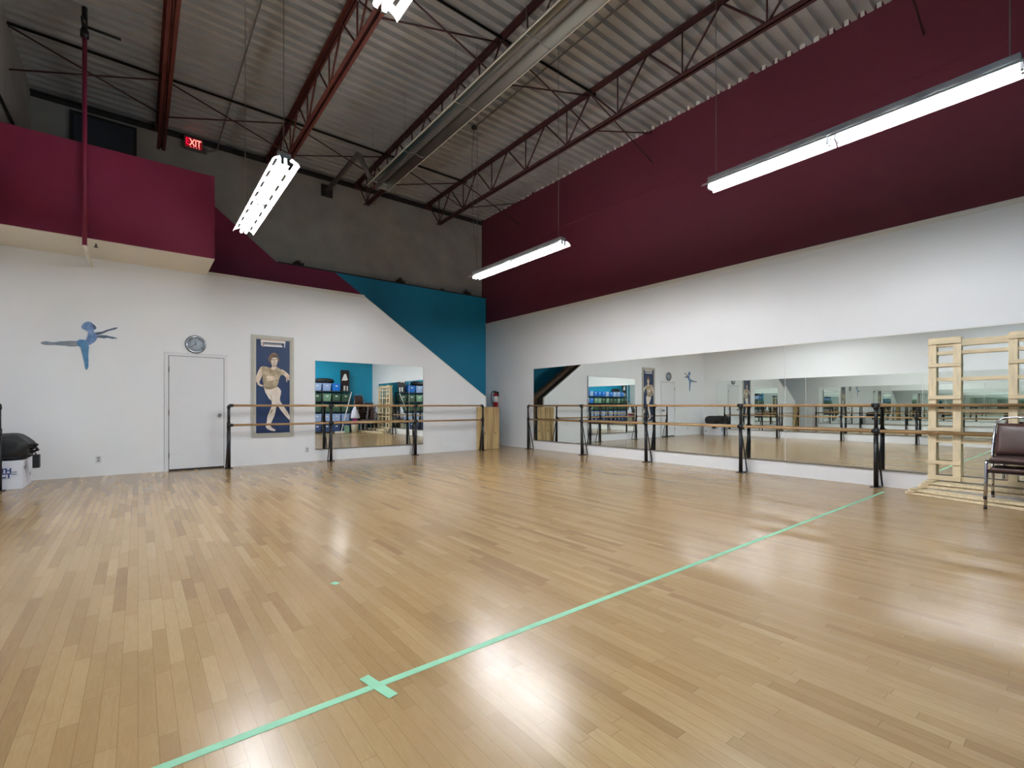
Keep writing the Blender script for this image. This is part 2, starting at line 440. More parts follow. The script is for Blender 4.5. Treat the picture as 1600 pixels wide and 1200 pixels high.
# teal door in the wall behind the camera (seen in the mirror)
mb = MB(); mb.box(7.05, YS, 0, 8.05, YS + .03, 2.5)
d3 = struct(mb, 'door_3', M['teal_s'], bevel=.01)
MB().box(7.12, YS + .03, .02, 7.98, YS + .045, 2.43).build('door_slab', M['teal_s'], d3)

# ------------------------------------------------------------------ mirrors
def mirror(name, axis, w0, w1, at, sgn, z0, z1, label, group, rot=0):
    """axis 'y': wall of constant y, spans x ; axis 'x': wall of constant x, spans y ; sgn: direction the mirror faces"""
    t = .012
    c = ((w0 + w1) / 2, at, z0) if axis == 'y' else (at, (w0 + w1) / 2, z0)
    root = thing(name, label, 'mirror', c, rot, group)
    hw = (w1 - w0) / 2; h = z1 - z0
    def bx(m, a0, a1, d0, d1_, b0, b1):
        d0, d1_ = sorted((d0 * sgn, d1_ * sgn))
        if axis == 'y': m.box(a0, d0, b0, a1, d1_, b1)
        else: m.box(d0, a0, b0, d1_, a1, b1)
        return m
    bx(MB(), -hw + .005, hw - .005, 0, t, .004, h - .004).build('glass', M['mirror'], root, local=True)
    bx(MB(), -hw, hw, -.004, t + .004, h - .004, h + .008).build('top_channel', M['trimwhite'], root, local=True)
    for e0 in (-hw, hw - .005): bx(MB(), e0, e0 + .005, 0, t - .001, .004, h - .004).build('edge_strip', M['outlet'], root, local=True)
    bx(MB(), -hw, hw, -.004, t + .004, -.008, .004).build('bottom_channel', M['silver'], root, local=True)
    return root
mirror('wall_mirror', 'y', 2.954, 5.50, YP - .016, -1, .252, 2.14, 'wide mirror on the white wall between the framed poster and the corner, behind the barre', None, R(-.45))
for (y0, y1, lb) in ((6.587, 9.748, 'mirror panel beside the fire extinguisher, under the dark crimson wall'),
                     (3.351, 6.587, 'centre mirror panel of the long mirrored wall, between two seams'),
                     (.15, 3.351, 'mirror panel standing behind the leaning pine frames')):
    mirror('wall_mirror', 'x', y0, y1, XE - .018, -1, .252, 2.185, lb, 'mirror panels under the crimson wall', R(.2) if y0 == 3.351 else 0)
for (y0, y1, lb) in ((6.7, 9.9, 'mirror panel beside the white carton, seen only as a reflection'),
                     (3.5, 6.7, 'mirror panel second along from the white carton, seen only as a reflection'),
                     (.3, 3.5, 'mirror panel third along from the white carton, seen only as a reflection')):
    mirror('wall_mirror', 'x', y0, y1, XW + .016, 1, .252, 2.185, lb, 'mirror panels on the opposite wall')

# ------------------------------------------------------------------ barres
def barre(label, posts, wall_dir, along, first_end, last_end):
    """posts: list of (x, y); wall_dir unit vector towards wall; along unit vector along bar"""
    root = thing('ballet_barre', label, 'ballet barre', (posts[0][0], posts[0][1], 0))
    wd, al = Vector(wall_dir), Vector(along)
    zt, zl = 1.18, .81
    n = len(posts)
    for i, (x, y) in enumerate(posts):
        P = Vector((x, y, 0))
        m = MB(); m.tube([P + Vector((0, 0, .01)), P + Vector((0, 0, zl))], .031, 12); m.tube([P + Vector((0, 0, zl)), P + Vector((0, 0, zt - .01))], .024, 12)
        m.tube([P + Vector((0, 0, zl - .05)), P + Vector((0, 0, zl + .05))], .033, 12)
        if i in (0, n - 1):
            s = 1 if i == 0 else -1
            m.tube([P + Vector((0, 0, zt - .055)), P + Vector((0, 0, zt - .02)), P + al * s * .02 + Vector((0, 0, zt)), P + al * s * .07 + Vector((0, 0, zt))], .031, 12)
            m.tube([P + Vector((0, 0, zl)), P + al * s * .07 + Vector((0, 0, zl))], .030, 12)
        else:
            m.tube([P + Vector((0, 0, zt - .06)), P + Vector((0, 0, zt + .005))], .033, 12)
            m.tube([P - al * .05 + Vector((0, 0, zt)), P + al * .05 + Vector((0, 0, zt))], .031, 12)
            m.tube([P - al * .05 + Vector((0, 0, zl)), P + al * .05 + Vector((0, 0, zl))], .030, 12)
        po = m.build('post', M['black'], root)
        MB().box(-.06, -.06, 0, .06, .06, .01, Matrix.Translation(P)).build('foot_plate', M['black'], po)
        MB().box(-.03, -.03, 0, .03, .03, .01, Matrix.Translation(P + wd * .135)).build('foot_plate', M['black'], po)
        for sd in (-.035, .035):
            MB().tube([P + wd * .02 + Vector((0, 0, zl - .05)), P + wd * (.16 if sd > 0 else .10) + al * sd + Vector((0, 0, .01))], .011, 8).build('brace', M['black'], po)
    A, B = Vector((*posts[0], 0)), Vector((*posts[-1], 0))
    for nm, z, r in (('upper_bar', zt, .022), ('lower_bar', zl, .022)):
        k_ = 2
        MB().tube([A + al * .03 + Vector((0, 0, z)), B - al * .03 + Vector((0, 0, z))], r, 14).build(nm, M['barwood'], root)
    return root
barre('double ballet barre standing along the white wall under the framed dancer poster', [(1.335, 10.24), (3.21, 10.24), (5.18, 10.24), (7.13, 10.24)], (0, 1, 0), (1, 0, 0), 1, 1)
barre('long double ballet barre before the mirrored wall, passing the pine frames', [(8.32, 9.8), (8.32, 7.82), (8.32, 6.0), (8.32, 4.02), (8.32, 2.075), (8.32, .1)], (1, 0, 0), (0, -1, 0), 1, 1)
barre('double ballet barre whose end post stands beside the white carton', [(-1.50, 9.47), (-1.50, 7.5), (-1.50, 5.55), (-1.50, 3.6), (-1.50, 1.65)], (-1, 0, 0), (0, -1, 0), 1, 1)

# ------------------------------------------------------------------ fluorescent fixtures
def fixture(x, y0, y1, z, label, wires, tube='tube'):
    """open two-tube industrial fixture, two reflectors in tandem, slots let light through"""
    g = 'hanging fluorescent lights'
    root = thing('fluorescent_light', label, 'ceiling light', (x, (y0 + y1) / 2, z), 0, g)
    h = (y1 - y0) / 2
    m = MB(); m.box(-.055, -h + .03, .0, .055, h - .03, .055)
    m.build('channel', M['fixgrey'], root, local=True, bevel=.004)
    for (a, b) in ((-h, -.006), (.006, h)):
        m = MB(); m.box(-.052, a + .03, -.004, .052, b - .03, 0)
        for s in (-1, 1):
            prof = [(.052, -.004), (.055, -.005), (.091, -.022), (.112, -.036), (.128, -.060)]
            def strip(p, q, ya, yb):
                pts = []
                for (px, pz) in (p, q):
                    for yy in (ya, yb): pts.append((s * px, yy, pz))
                t = .0015
                vs = [Vector(v) for v in pts] + [Vector(v) + Vector((0, 0, t)) for v in pts]
                m.add(vs, [(0, 1, 3, 2), (4, 6, 7, 5), (0, 4, 5, 1), (2, 3, 7, 6), (0, 2, 6, 4), (1, 5, 7, 3)], False)
            strip(prof[0], prof[1], a, b); strip(prof[2], prof[3], a, b); strip(prof[3], prof[4], a, b)
            k = 4; step = (b - a) / k          # slot row
            for i in range(k):
                ya = a + i * step
                strip(prof[1], prof[2], ya, ya + step * .20); strip(prof[1], prof[2], ya + step * .80, ya + step)
        m.build('reflector', M['fixture'], root, local=True)
        for s in (-1, 1):
            MB().tube([(s * .028, a + .035, -.050), (s * .028, b - .035, -.050)], .0165, 10)  .build('tube', M[tube], root, local=True)
            for yy in (a + .028, b - .028):
                MB().box(s * .028 - .014, yy - .008, -.068, s * .028 + .014, yy + .008, -.004).build('lamp_holder', M['socket'], root, local=True)
    for wy in wires:
        MB().tube([(0, wy - (y0 + y1) / 2, .055), (0, wy - (y0 + y1) / 2, ZC - z)], .004, 6).build('hanging_wire', M['pipe'], root, local=True)
    return root
ZL = 3.66
fixture(1.16, 5.10, 7.56, ZL, 'lit twin-tube fluorescent light hanging alone beside the crimson parapet', (5.2, 7.4), 'tube_mid')
fixture(5.02, 5.07, 7.52, ZL, 'lit fluorescent light hanging before the corner of concrete and crimson walls', (5.2, 7.4), 'tube_strong')
fixture(5.02, .36, 2.80, ZL, 'long lit fluorescent light seen whole across the dark crimson wall', (.45, 2.7))
fixture(1.16, .36, 2.80, ZL, 'lit fluorescent light hanging directly overhead, its end just in sight', (.45, 2.7), 'tube_weak')

# ------------------------------------------------------------------ steel joists
def joist(x, label, mt):
    root = thing('steel_joist', label, 'roof joist', (x, 5.9, 6.2), 0, 'open web roof joists')
    zt, zb = 6.985, 6.22
    for nm, z0, sgn, ya, yb in (('top_chord', zt, -1, YS, YN - .02), ('bottom_chord', zb, 1, YS, 11.6)):
        m = MB()
        for s in (-1, 1):
            a, b = sorted((s * .012, s * .07))
            m.box(x + a, ya, min(z0, z0 + sgn * .008), x + b, yb, max(z0, z0 + sgn * .008))
            a, b = sorted((s * .012, s * .02))
            m.box(x + a, ya, min(z0, z0 + sgn * .06), x + b, yb, max(z0, z0 + sgn * .06))
        m.build(nm, mt, root)
    nodes_b = [11.55 - 1.247 * i for i in range(10)]
    nodes_t = [12.15] + [10.93 - 1.247 * i for i in range(9)]
    a_, b_ = zt - .03, zb + .03
    def rod(y0, z0, y1, z1, r=.017): MB().tube([(x, y0, z0), (x, y1, z1)], r, 6).build('web_rod', mt, root)
    for i, yb in enumerate(nodes_b):
        if i < len(nodes_t): rod(nodes_t[i], a_, yb, b_)
        if i + 1 < len(nodes_t): rod(nodes_t[i + 1], a_, yb, b_)
        rod(yb, a_, yb, b_, .014)
    m = MB(); m.box(x - .09, YN - .16, zt - .13, x + .09, YN - .002, zt - .012); m.build('bearing_seat', M['rustdark'], root)
    return root
JX = [.355, 2.42, 4.50, 6.56]
joist(JX[0], 'rust-red roof joist beside the exit sign, seen straight from below', M['rust'])
joist(JX[1], 'rust-red open web roof joist ending above the lone hanging light', M['rust'])
joist(JX[2], 'dark red open web roof joist alongside the silver tube heater', M['rustdark'])
joist(JX[3], 'dark red open web roof joist running alongside the crimson wall', M['rustdark'])
# bridging rods between the joists
spans = [(XW + .2, JX[0])] + list(zip(JX[:-1], JX[1:])) + [(JX[3], XE)]
place = ['bay beside the concrete side wall', 'bay over the exit sign', 'bay over the lone light', 'bay with the silver heater', 'bay beside the crimson wall']
rows = [(10.36, 'close to the concrete wall'), (5.97, 'at mid roof'), (1.6, 'directly overhead')]
for ry, rn in rows:
    for (xa, xb), pl in zip(spans, place):
        for kk, (za, zb_) in enumerate(((6.93, 6.29), (6.29, 6.93))):
            dy = .02 if kk else -.02
            mb = MB().tube([(xa + .01, ry + dy, za), (xb - .01, ry + dy, zb_)], .013, 6)
            tag(mb.build('bridging_rod', M['rustdark']), 'rust-red brace %s, %s, %s' % ('descending' if kk == 0 else 'rising', pl, rn), 'brace', 'cross braces between the roof joists')
    mb = MB(); mb.box(XW + .2, ry - .07, 6.925, JX[3] + .1, ry - .05, 6.945); mb.box(XW + .2, ry - .07, 6.925, JX[3] + .1, ry - .066, 6.965)
    tag(mb.build('bridging_angle', M['darksteel']), 'long dark steel angle crossing the roof joists, %s' % rn, 'brace', 'long angles under the roof joists')
# ledger along the concrete wall
mb = MB(); mb.box(XW + .2, YN - .09, 6.93, XE, YN - .002, 6.945); mb.box(XW + .2, YN - .012, 6.86, XE, YN - .002, 6.99)
tag(mb.build('ledger_angle', M['darksteel']), 'dark steel ledger angle along the top of the grey concrete wall', 'steel beam')

# ------------------------------------------------------------------ radiant heater
hx, hz = 4.075, 5.92
root = thing('tube_heater', 'long silver radiant tube heater hanging under the roof beside a joist', 'heater', (hx, 5, hz))
m = MB()
prof = [(-.225, -.02), (-.215, .0), (-.13, .13), (-.05, .165), (.05, .165), (.13, .13), (.215, .0), (.225, -.02)]
y0, y1 = -.4, 9.85
n = len(prof)
vs = []
for yy in (y0, y1):
    vs += [(hx + a, yy, hz + b) for a, b in prof]
    vs += [(hx + a * .985, yy, hz + b - .003) for a, b in prof]
fc = []
for i in range(n - 1):
    fc.append([i, i + 1, 2 * n + i + 1, 2 * n + i]); fc.append([n + i, 3 * n + i, 3 * n + i + 1, n + i + 1])
fc += [[0, 2 * n, 3 * n, n], [n - 1, 2 * n - 1, 4 * n - 1, 3 * n - 1]]
m.add(vs, fc, False)
m.build('reflector', M['galv'], root)
MB().tube([(hx, y0, hz + .055), (hx, y1 + .02, hz + .055)], .05, 14).build('radiant_tube', M['pipe'], root)
for s in (-1, 1):
    MB().box(hx + s * .228 - .006, y0, hz - .028, hx + s * .228 + .006, y1, hz - .012).build('rim', M['rim'], root)
for yy in (9.6, 8.1, 6.3, 4.6, 3.0):
    m = MB(); m.tube([(hx - .235, yy, hz - .02), (hx - .09, yy, hz - .02), (hx - .06, yy, hz + .0), (hx + .06, yy, hz + .0), (hx + .09, yy, hz - .02), (hx + .235, yy, hz - .02)], .006, 6)
    for s in (-1, 1): m.tube([(hx + s * .2, yy, hz), (hx + s * .2, yy, ZC)], .0035, 5)
    m.build('hanger', M['chrome'], root)
m = MB(); m.box(hx - .21, y1, hz - .01, hx + .21, y1 + .01, hz + .12); m.build('end_cap', M['galv'], root)
# flue
root = thing('flue_pipe', 'grey bent flue pipe from the heater end to the concrete wall', 'pipe', (3.74, 11, 6.5))
MB().tube([(4.0, 9.93, 5.98), (3.86, 9.97, 6.3), (3.75, 10.02, 6.56), (3.73, 10.1, 6.62), (3.74, 10.3, 6.63), (3.74, YN - .01, 6.60)], .055, 14).build('pipe', M['pipe'], root)
MB().box(3.60, YN - .03, 6.45, 3.88, YN - .002, 6.75).build('wall_plate', M['darksteel'], root)
MB().tube([(4.05, 9.86, 5.975), (4.02, 9.95, 5.975)], .075, 14).build('collar', M['rust'], root)

# conduits
mb = MB(); mb.tube([(1.38, YS, 6.97), (1.39, 12.0, 6.97), (1.39, 12.2, 6.9), (1.36, 12.22, 6.82), (1.25, 12.22, 6.74), (1.18, 12.22, 6.74)], .012, 8)
tag(mb.build('conduit', M['pipe']), 'thin conduit across the deck down to the box beside the exit sign', 'conduit')
root = thing('lighting_conduit', 'thin grey conduit under the deck with a junction box above the far light', 'conduit', (5.49, 6, 6.9))
MB().tube([(5.49, YS, 6.97), (5.49, 8.2, 6.97)], .012, 8).build('tube', M['pipe'], root)
MB().lathe([(.0, -.035), (.06, -.035), (.06, 0), (0, 0)], (5.49, 8.2, 6.985), 'z', 12).build('junction_box', M['darksteel'], root)
m = MB(); m.tube([(5.49, 8.2, 6.96), (5.40, 8.15, 6.4), (5.2, 7.8, 4.9), (5.03, 7.4, 3.72)], .005, 6); m.build('cable', M['pipe'], root)
mb = MB(); mb.tube([(XW + .23, 9.6, 5.51), (XW + .23, 10.56, 5.555)], .02, 8)
tag(mb.build('handrail', M['black']), 'short black rail on the concrete wall above the crimson parapet', 'handrail')

# sprinkler riser in front of the parapet
root = thing('sprinkler_pipe', 'crimson painted vertical sprinkler pipe in front of the parapet', 'pipe', (-.607, 9.22, 3.48))
MB().tube([(-.607, 9.22, 3.5), (-.607, 9.22, 6.6)], .028, 12).build('riser', M['crimson'], root)
m = MB(); m.tube([(-.607, 9.22, 6.5), (-.607, 9.22, 6.95)], .034, 12); m.tube([(-.607, 9.22, 6.52), (-.607, 9.22, 6.62)], .05, 12); m.tube([(-.607, 9.0, 6.66), (-.607, 9.4, 6.66)], .03, 10)
m.tube([(-.64, 9.22, 6.68), (-.2, 9.22, 6.68)], .02, 8)
m.build('fitting', M['black'], root)
m = MB(); m.tube([(-.607, 9.22, 3.58), (-.607, 9.22, 3.50), (-.607, 9.27, 3.465), (-.605, 10.49, 3.50)], .024, 12); m.tube([(-.607, 9.3, 3.47), (-.607, 9.36, 3.47)], .034, 12)
m.build('elbow', M['cream'], root)
mb = MB(); mb.tube([(-.5, 9.55, 3.632), (-.5, 9.55, 3.59)], .012, 8); mb.lathe([(0, -.055), (.03, -.05), (.03, -.045), (.01, -.04), (.01, 0)], (-.5, 9.55, 3.632), 'z', 10)
tag(mb.build('ceiling_sprinkler', M['darksteel']), 'small dark sprinkler head under the cream soffit', 'sprinkler')

# ------------------------------------------------------------------ exit sign
root = thing('exit_sign', 'lit red exit sign on the grey concrete wall under the deck', 'exit sign', (.935, YN, 6.66))
MB().box(.765, YN - .10, 6.66, 1.105, YN - .0135, 6.928).build('housing', M['exit_grey'], root, bevel=.006)
MB().box(.785, YN - .106, 6.695, 1.085, YN - .099, 6.90).build('panel', M['exit_red'], root)
f = lambda cx, cz: (lambda a, b, t: (cx + a * .66, YN - .108 - t, cz + b))
m = MB(); text_into(m, 'E', .205, f(.825, 6.805), .004, .004); m.build('dim_letter', M['exit_dim'], root, label='dim red letter E')
m = MB(); text_into(m, 'XIT', .205, f(.965, 6.80), .004, .004); m.build('lit_letters', M['exit_lit'], root, label='bright letters X I T')
for i in range(4):
    MB().box(.875 + i * .05, YN - .11, 6.705, .895 + i * .05, YN - .106, 6.713).build('slot', M['exit_lit'], root)
mb = MB(); mb.box(1.125, YN - .06, 6.67, 1.185, YN - .002, 6.80)
tag(mb.build('junction_box', M['pipe'], bevel=.004), 'small grey electrical box beside the red exit sign', 'electrical box')

# ------------------------------------------------------------------ tufts on the ledge
def tuft(x, w_, h_, label):
    mb = MB()
    for i in range(26):
        a = random.uniform(-w_ / 2, w_ / 2); yy = YT + random.uniform(.0, .12)
        q = Vector((x + a, yy, 4.55)); hh = h_ * (1 - .5 * abs(a) / w_ * 2) * random.uniform(.5, 1)
        mb.tube([q, q + Vector((random.uniform(-.02, .02), random.uniform(-.02, .02), hh * .6)), q + Vector((random.uniform(-.04, .04), random.uniform(-.03, .02), hh))], .02, 5, r2=.004)
    mb.lathe([(w_ * .5, 0), (w_ * .45, h_ * .25), (w_ * .2, h_ * .45), (0, h_ * .5)], (x, YT + .06, 4.545), 'z', 9)
    tag(mb.build('insulation_tuft', M['tuft']), label, 'insulation', 'insulation tufts on the ledge')
tuft(3.02, .26, .17, 'dark tuft of insulation on the ledge above the crimson wall')
tuft(5.66, .24, .20, 'dark tuft of insulation on the ledge above the teal wall seam')
tuft(6.98, .10, .07, 'smallest dark tuft, low on the ledge past the teal seam')
tuft(7.85, .22, .20, 'dark tuft of insulation on the teal ledge under the light by the corner')

# ------------------------------------------------------------------ poster
px0, px1, pz0, pz1 = 1.752, 2.534, .548, 2.585
root = thing('framed_poster', 'tall framed navy poster of a male ballet dancer in tan shirt and pale tights', 'poster', ((px0 + px1) / 2, YP - .03, pz0))
fw = .082
m = MB()
for (i0, i1, dp) in ((0, .03, .028), (.03, .062, .038), (.062, fw, .022)):
    a0, a1, b0, b1 = px0 + i0, px1 - i0, pz0 + i0, pz1 - i0
    wd = i1 - i0
    m.box(a0, YP - dp, b0, a0 + wd, YP - .001, b1); m.box(a1 - wd, YP - dp, b0, a1, YP - .001, b1)
    m.box(a0 + wd, YP - dp, b0, a1 - wd, YP - .001, b0 + wd); m.box(a0 + wd, YP - dp, b1 - wd, a1 - wd, YP - .001, b1)
m.build('frame', M['poster_frame'], root, bevel=.003)
ix0, ix1, iz0, iz1 = px0 + fw, px1 - fw, pz0 + fw * .95, pz1 - fw * .95
MB().box(ix0 - .01, YP - .014, iz0 - .01, ix1 + .01, YP - .004, iz1 + .01).build('print', M['navy'], root)
def P2(px, py):
    s = (px - 137) / 355; top = 120 + 20 * s; bot = 1113 - 15 * s
    t = (py - top) / (bot - top)
    return (ix0 + s * (ix1 - ix0), iz1 - t * (iz1 - iz0))
def flat(polys, name, mt, layer):
    m = MB()
    for q in polys:
        m.prism([P2(*p) for p in q], lambda a, b, t: (a, YP - .0145 - layer * .0006 - .0006 * t, b))
    return m.build(name, mt, root)
legs = [[(218, 630), (250, 640), (300, 648), (352, 615), (385, 640), (400, 665), (396, 700), (385, 740), (390, 772), (420, 815), (450, 855), (475, 890), (492, 925), (492, 968), (455, 935), (420, 895), (390, 858), (372, 830), (350, 822), (343, 852), (338, 885), (325, 930), (300, 985), (285, 1030), (300, 1048), (335, 1068), (341, 1080), (325, 1086), (290, 1080), (250, 1062), (236, 1040), (248, 985), (252, 940), (262, 910), (280, 870), (296, 830), (300, 795), (296, 765), (270, 745), (250, 710), (232, 680)]]
flat(legs, 'printed_tights', M['tights'], 1)
arms = [[(185, 415), (215, 408), (210, 440), (205, 490), (190, 530), (172, 570), (168, 585), (145, 580), (137, 570), (137, 520), (150, 480), (168, 440)],
        [(150, 580), (172, 582), (185, 600), (205, 602), (210, 615), (190, 622), (168, 610), (150, 598)],
        [(390, 438), (420, 440), (450, 462), (478, 485), (490, 500), (488, 545), (478, 555), (470, 530), (462, 575), (455, 560), (452, 525), (430, 498), (400, 490), (380, 470)]]
flat(arms, 'printed_arms', M['skin'], 1)
flat([[(200, 408), (240, 412), (290, 425), (330, 415), (352, 408), (385, 432), (410, 452), (440, 470), (450, 488), (420, 492), (390, 505), (376, 545), (370, 580), (356, 612), (352, 632), (300, 650), (240, 648), (212, 632), (214, 600), (206, 560), (205, 520), (196, 470), (196, 430)]], 'printed_shirt', M['shirt'], 2)
flat([[(295, 400), (345, 395), (350, 412), (332, 440), (310, 446), (290, 430)], [(290, 330), (300, 310), (340, 306), (358, 320), (362, 350), (356, 380), (345, 402), (328, 410), (308, 404), (292, 380), (286, 350)],
      [(240, 520), (260, 505), (300, 508), (335, 515), (330, 545), (290, 560), (255, 555)]], 'printed_face', M['skin'], 3)
flat([[(262, 320), (282, 285), (310, 264), (340, 266), (362, 285), (372, 312), (382, 338), (376, 362), (364, 350), (358, 325), (345, 312), (318, 314), (300, 322), (292, 345), (298, 385), (290, 382), (275, 360), (258, 348)]], 'printed_hair', M['hair'], 4)
flat([[(303, 335), (318, 332), (318, 338), (304, 341)], [(332, 331), (347, 333), (346, 339), (333, 338)], [(316, 374), (334, 374), (332, 379), (319, 379)], [(321, 340), (324, 340), (325, 358), (320, 360)], [(292, 395), (300, 402), (300, 420), (285, 415)], [(220, 618), (290, 632), (352, 608), (352, 612), (290, 638), (222, 623)], [(355, 812), (366, 812), (370, 828), (356, 828)]], 'printed_shading', M['printdark'], 5)
flat([[(284, 702), (294, 712), (299, 755), (289, 748)], [(288, 868), (306, 856), (312, 868), (298, 895), (281, 902)]], 'printed_leg_shadow', M['shirt'], 5)  # shadow on the dancer's legs, drawn as darker colour within the print
flat([[(186, 128), (446, 142), (446, 165), (186, 154)], [(218, 180), (414, 190), (414, 205), (218, 198)], [(186, 154), (202, 156), (202, 196), (190, 192)], [(432, 160), (444, 160), (440, 214), (432, 205)]], 'title_band', M['printwhite'], 1)
flat([[(186, 126), (446, 139), (446, 147), (186, 135)], [(205, 158), (214, 158), (214, 205), (205, 205)], [(188, 160), (200, 160), (200, 172), (188, 172)]], 'title_stripe', M['printpink'], 2)
flat([[(222 + i * 21, 164 + i * 1.1), (234 + i * 21, 165 + i * 1.1), (234 + i * 21, 180 + i * 1.1), (222 + i * 21, 179 + i * 1.1)] for i in range(9)], 'title_marks', M['poster_frame'], 1)
flat([[(238 + i * 32, 146 + i * 1.6), (246 + i * 32, 146 + i * 1.6), (246 + i * 32, 158 + i * 1.6), (238 + i * 32, 158 + i * 1.6)] for i in range(6)], 'title_letters', M['poster_frame'], 3)

# ------------------------------------------------------------------ dancer cutout on wall
Fv = (math.cos(TH), math.sin(TH)); Rv = (math.sin(TH), -math.cos(TH))
def on_y(u, v, y):
    d = (Fv[0] + Rv[0] * (u - 800) / 738, Fv[1] + Rv[1] * (u - 800) / 738); t = y / d[1]
    return (d[0] * t, HC + (634.5 - v) / 738 * t)
root = thing('dancer_cutout', 'blue and grey painted cutout of a leaping dancer on the white wall', 'wall decoration', (-.66, YP, 1.78))
def cut(q, name, mt, lay):
    m = MB(); m.prism([on_y(50 + a / 10.667, 490 + b / 10.667, YP - .01) for a, b in q], lambda a, b, t: (a, YP - .001 - (.008 + lay * .002) * t, b))
    return m.build(name, mt, root)
cut([(820, 225), (840, 180), (880, 145), (930, 132), (985, 142), (1020, 170), (1055, 200), (1078, 240), (1050, 268), (1025, 275), (1030, 300), (1060, 330), (1085, 370), (1085, 410), (1060, 455), (1020, 490), (960, 522), (930, 525), (890, 500), (875, 470), (890, 445), (915, 405), (930, 360), (935, 310), (920, 292), (880, 268), (835, 250)], 'torso', M['dancer_pale'], 0)
cut([(1050, 318), (1110, 305), (1170, 300), (1230, 275), (1300, 255), (1370, 236), (1428, 228), (1425, 240), (1390, 262), (1330, 275), (1270, 292), (1210, 320), (1150, 345), (1090, 360), (1065, 345)], 'upper_arm', M['dancer_dark'], 1)
cut([(1080, 372), (1130, 362), (1190, 358), (1250, 365), (1310, 382), (1370, 392), (1420, 408), (1410, 415), (1370, 412), (1345, 420), (1310, 410), (1260, 400), (1200, 410), (1140, 402), (1085, 398)], 'lower_arm', M['dancer_dark'], 1)
cut([(138, 485), (190, 465), (240, 462), (320, 474), (400, 475), (470, 462), (560, 460), (640, 452), (740, 458), (800, 432), (870, 435), (900, 470), (900, 520), (860, 545), (780, 540), (690, 548), (610, 545), (540, 532), (470, 528), (380, 520), (300, 522), (220, 520), (165, 505)], 'rear_leg', M['dancer_grey'], 1)
cut([(740, 460), (800, 430), (880, 440), (940, 520), (950, 560), (942, 640), (938, 720), (942, 780), (940, 840), (942, 880), (925, 925), (908, 935), (892, 922), (880, 870), (876, 820), (862, 760), (845, 690), (828, 620), (815, 560), (760, 530)], 'standing_leg', M['dancer_blue'], 2)
cut([(950, 365), (985, 360), (1005, 380), (990, 410), (965, 405)], 'bodice_patch', M['dancer_blue'], 2)
cut([(880, 190), (900, 180), (908, 200), (892, 212)], 'face_mark', M['dancer_blue'], 2)
cut([(1005, 185), (1030, 178), (1062, 215), (1075, 240), (1045, 262), (1020, 240)], 'hair_bun', M['dancer_dark'], 1)

# ------------------------------------------------------------------ clock
cx, cz = .835, 2.31
root = thing('wall_clock', 'round silver wall clock above the white door', 'clock', (cx, YP, cz - .165))
MB().lathe([(.165, 0), (.167, -.015), (.155, -.034), (.128, -.032), (.118, -.02), (.118, 0)], (cx, YP - .001, cz), 'y', 40).build('rim', M['silver'], root)
MB().lathe([(.119, 0), (.119, -.018), (0, -.018)], (cx, YP - .001, cz), 'y', 40).build('face', M['clockface'], root)
for i in range(12):
    a = i * PI / 6
    MB().tube([(cx + .09 * math.sin(a), YP - .0205, cz + .09 * math.cos(a)), (cx + .105 * math.sin(a), YP - .0205, cz + .105 * math.cos(a))], .005, 6).build('hour_mark', M['clockdark'], root)
for nm, a, l, r in (('hour_hand', R(-10), .062, .0055), ('minute_hand', R(232), .085, .0045)):
    MB().tube([(cx - .015 * math.sin(a), YP - .024, cz - .015 * math.cos(a)), (cx + l * math.sin(a), YP - .024, cz + l * math.cos(a))], r, 6).build(nm, M['clockdark'], root)

# outlets
def outlet(x, z, label):
    root = thing('wall_outlet', label, 'outlet', (x, YP, z - .06))
    MB().box(x - .037, YP - .007, z - .06, x + .037, YP - .001, z + .06).build('cover_plate', M['outlet'], root, bevel=.003)
    for dz in (-.022, .022): MB().box(x - .017, YP - .009, z + dz - .014, x + .017, YP - .006, z + dz + .014).build('socket', M['ink_grey'], root, bevel=.002)
outlet(-.518, .277, 'white wall outlet below the dancer cutout')
outlet(2.80, .25, 'white wall outlet low beside the mirror, under the barre')

# ------------------------------------------------------------------ fire extinguisher
ex, ey = 8.40, 11.40
root = thing('fire_extinguisher', 'red fire extinguisher hung on the white wall by the teal corner', 'fire extinguisher', (ex, ey, 1.15))
MB().lathe([(.066, 0), (.072, .01), (.072, .30), (.066, .35), (.045, .385), (.022, .40), (.022, .42)], (ex, ey, 1.15), 'z', 24).build('cylinder', M['red'], root)
MB().lathe([(.0735, .14), (.0735, .31), (.0725, .311), (.0725, .139)], (ex, ey, 1.15), 'z', 24).build('label_band', M['printwhite'], root)
m = MB(); m.box(ex - .03, ey - .02, 1.565, ex + .03, ey + .02, 1.61); m.box(ex - .10, ey - .012, 1.615, ex + .02, ey + .012, 1.63); m.box(ex - .10, ey - .012, 1.57, ex - .02, ey + .012, 1.585, )
m.build('valve_handle', M['black'], root, bevel=.003)
MB().tube([(ex - .02, ey + .02, 1.59), (ex - .05, ey + .09, 1.61), (ex - .06, ey + .15, 1.52), (ex - .05, ey + .15, 1.36), (ex - .04, ey + .10, 1.22)], .012, 8).build('hose', M['black'], root)
MB().box(ex + .06, ey - .03, 1.45, XE - .001, ey + .03, 1.6).build('bracket', M['black'], root)

# ------------------------------------------------------------------ plywood panels closing the stair foot
for x0, x1, yy, lb in ((7.08, 7.43, YP - .10, 'knotty plywood board standing at the stair foot beside the barre post'), (7.432, 7.80, YP - .085, 'knotty plywood board standing at the stair foot under the fire extinguisher')):
    mb = MB(); mb.box(x0, yy, .002, x1, yy + .06, 1.145)
    tag(mb.build('plywood_board', M['ply'], bevel=.003), lb, 'board', 'plywood boards at the stair foot')

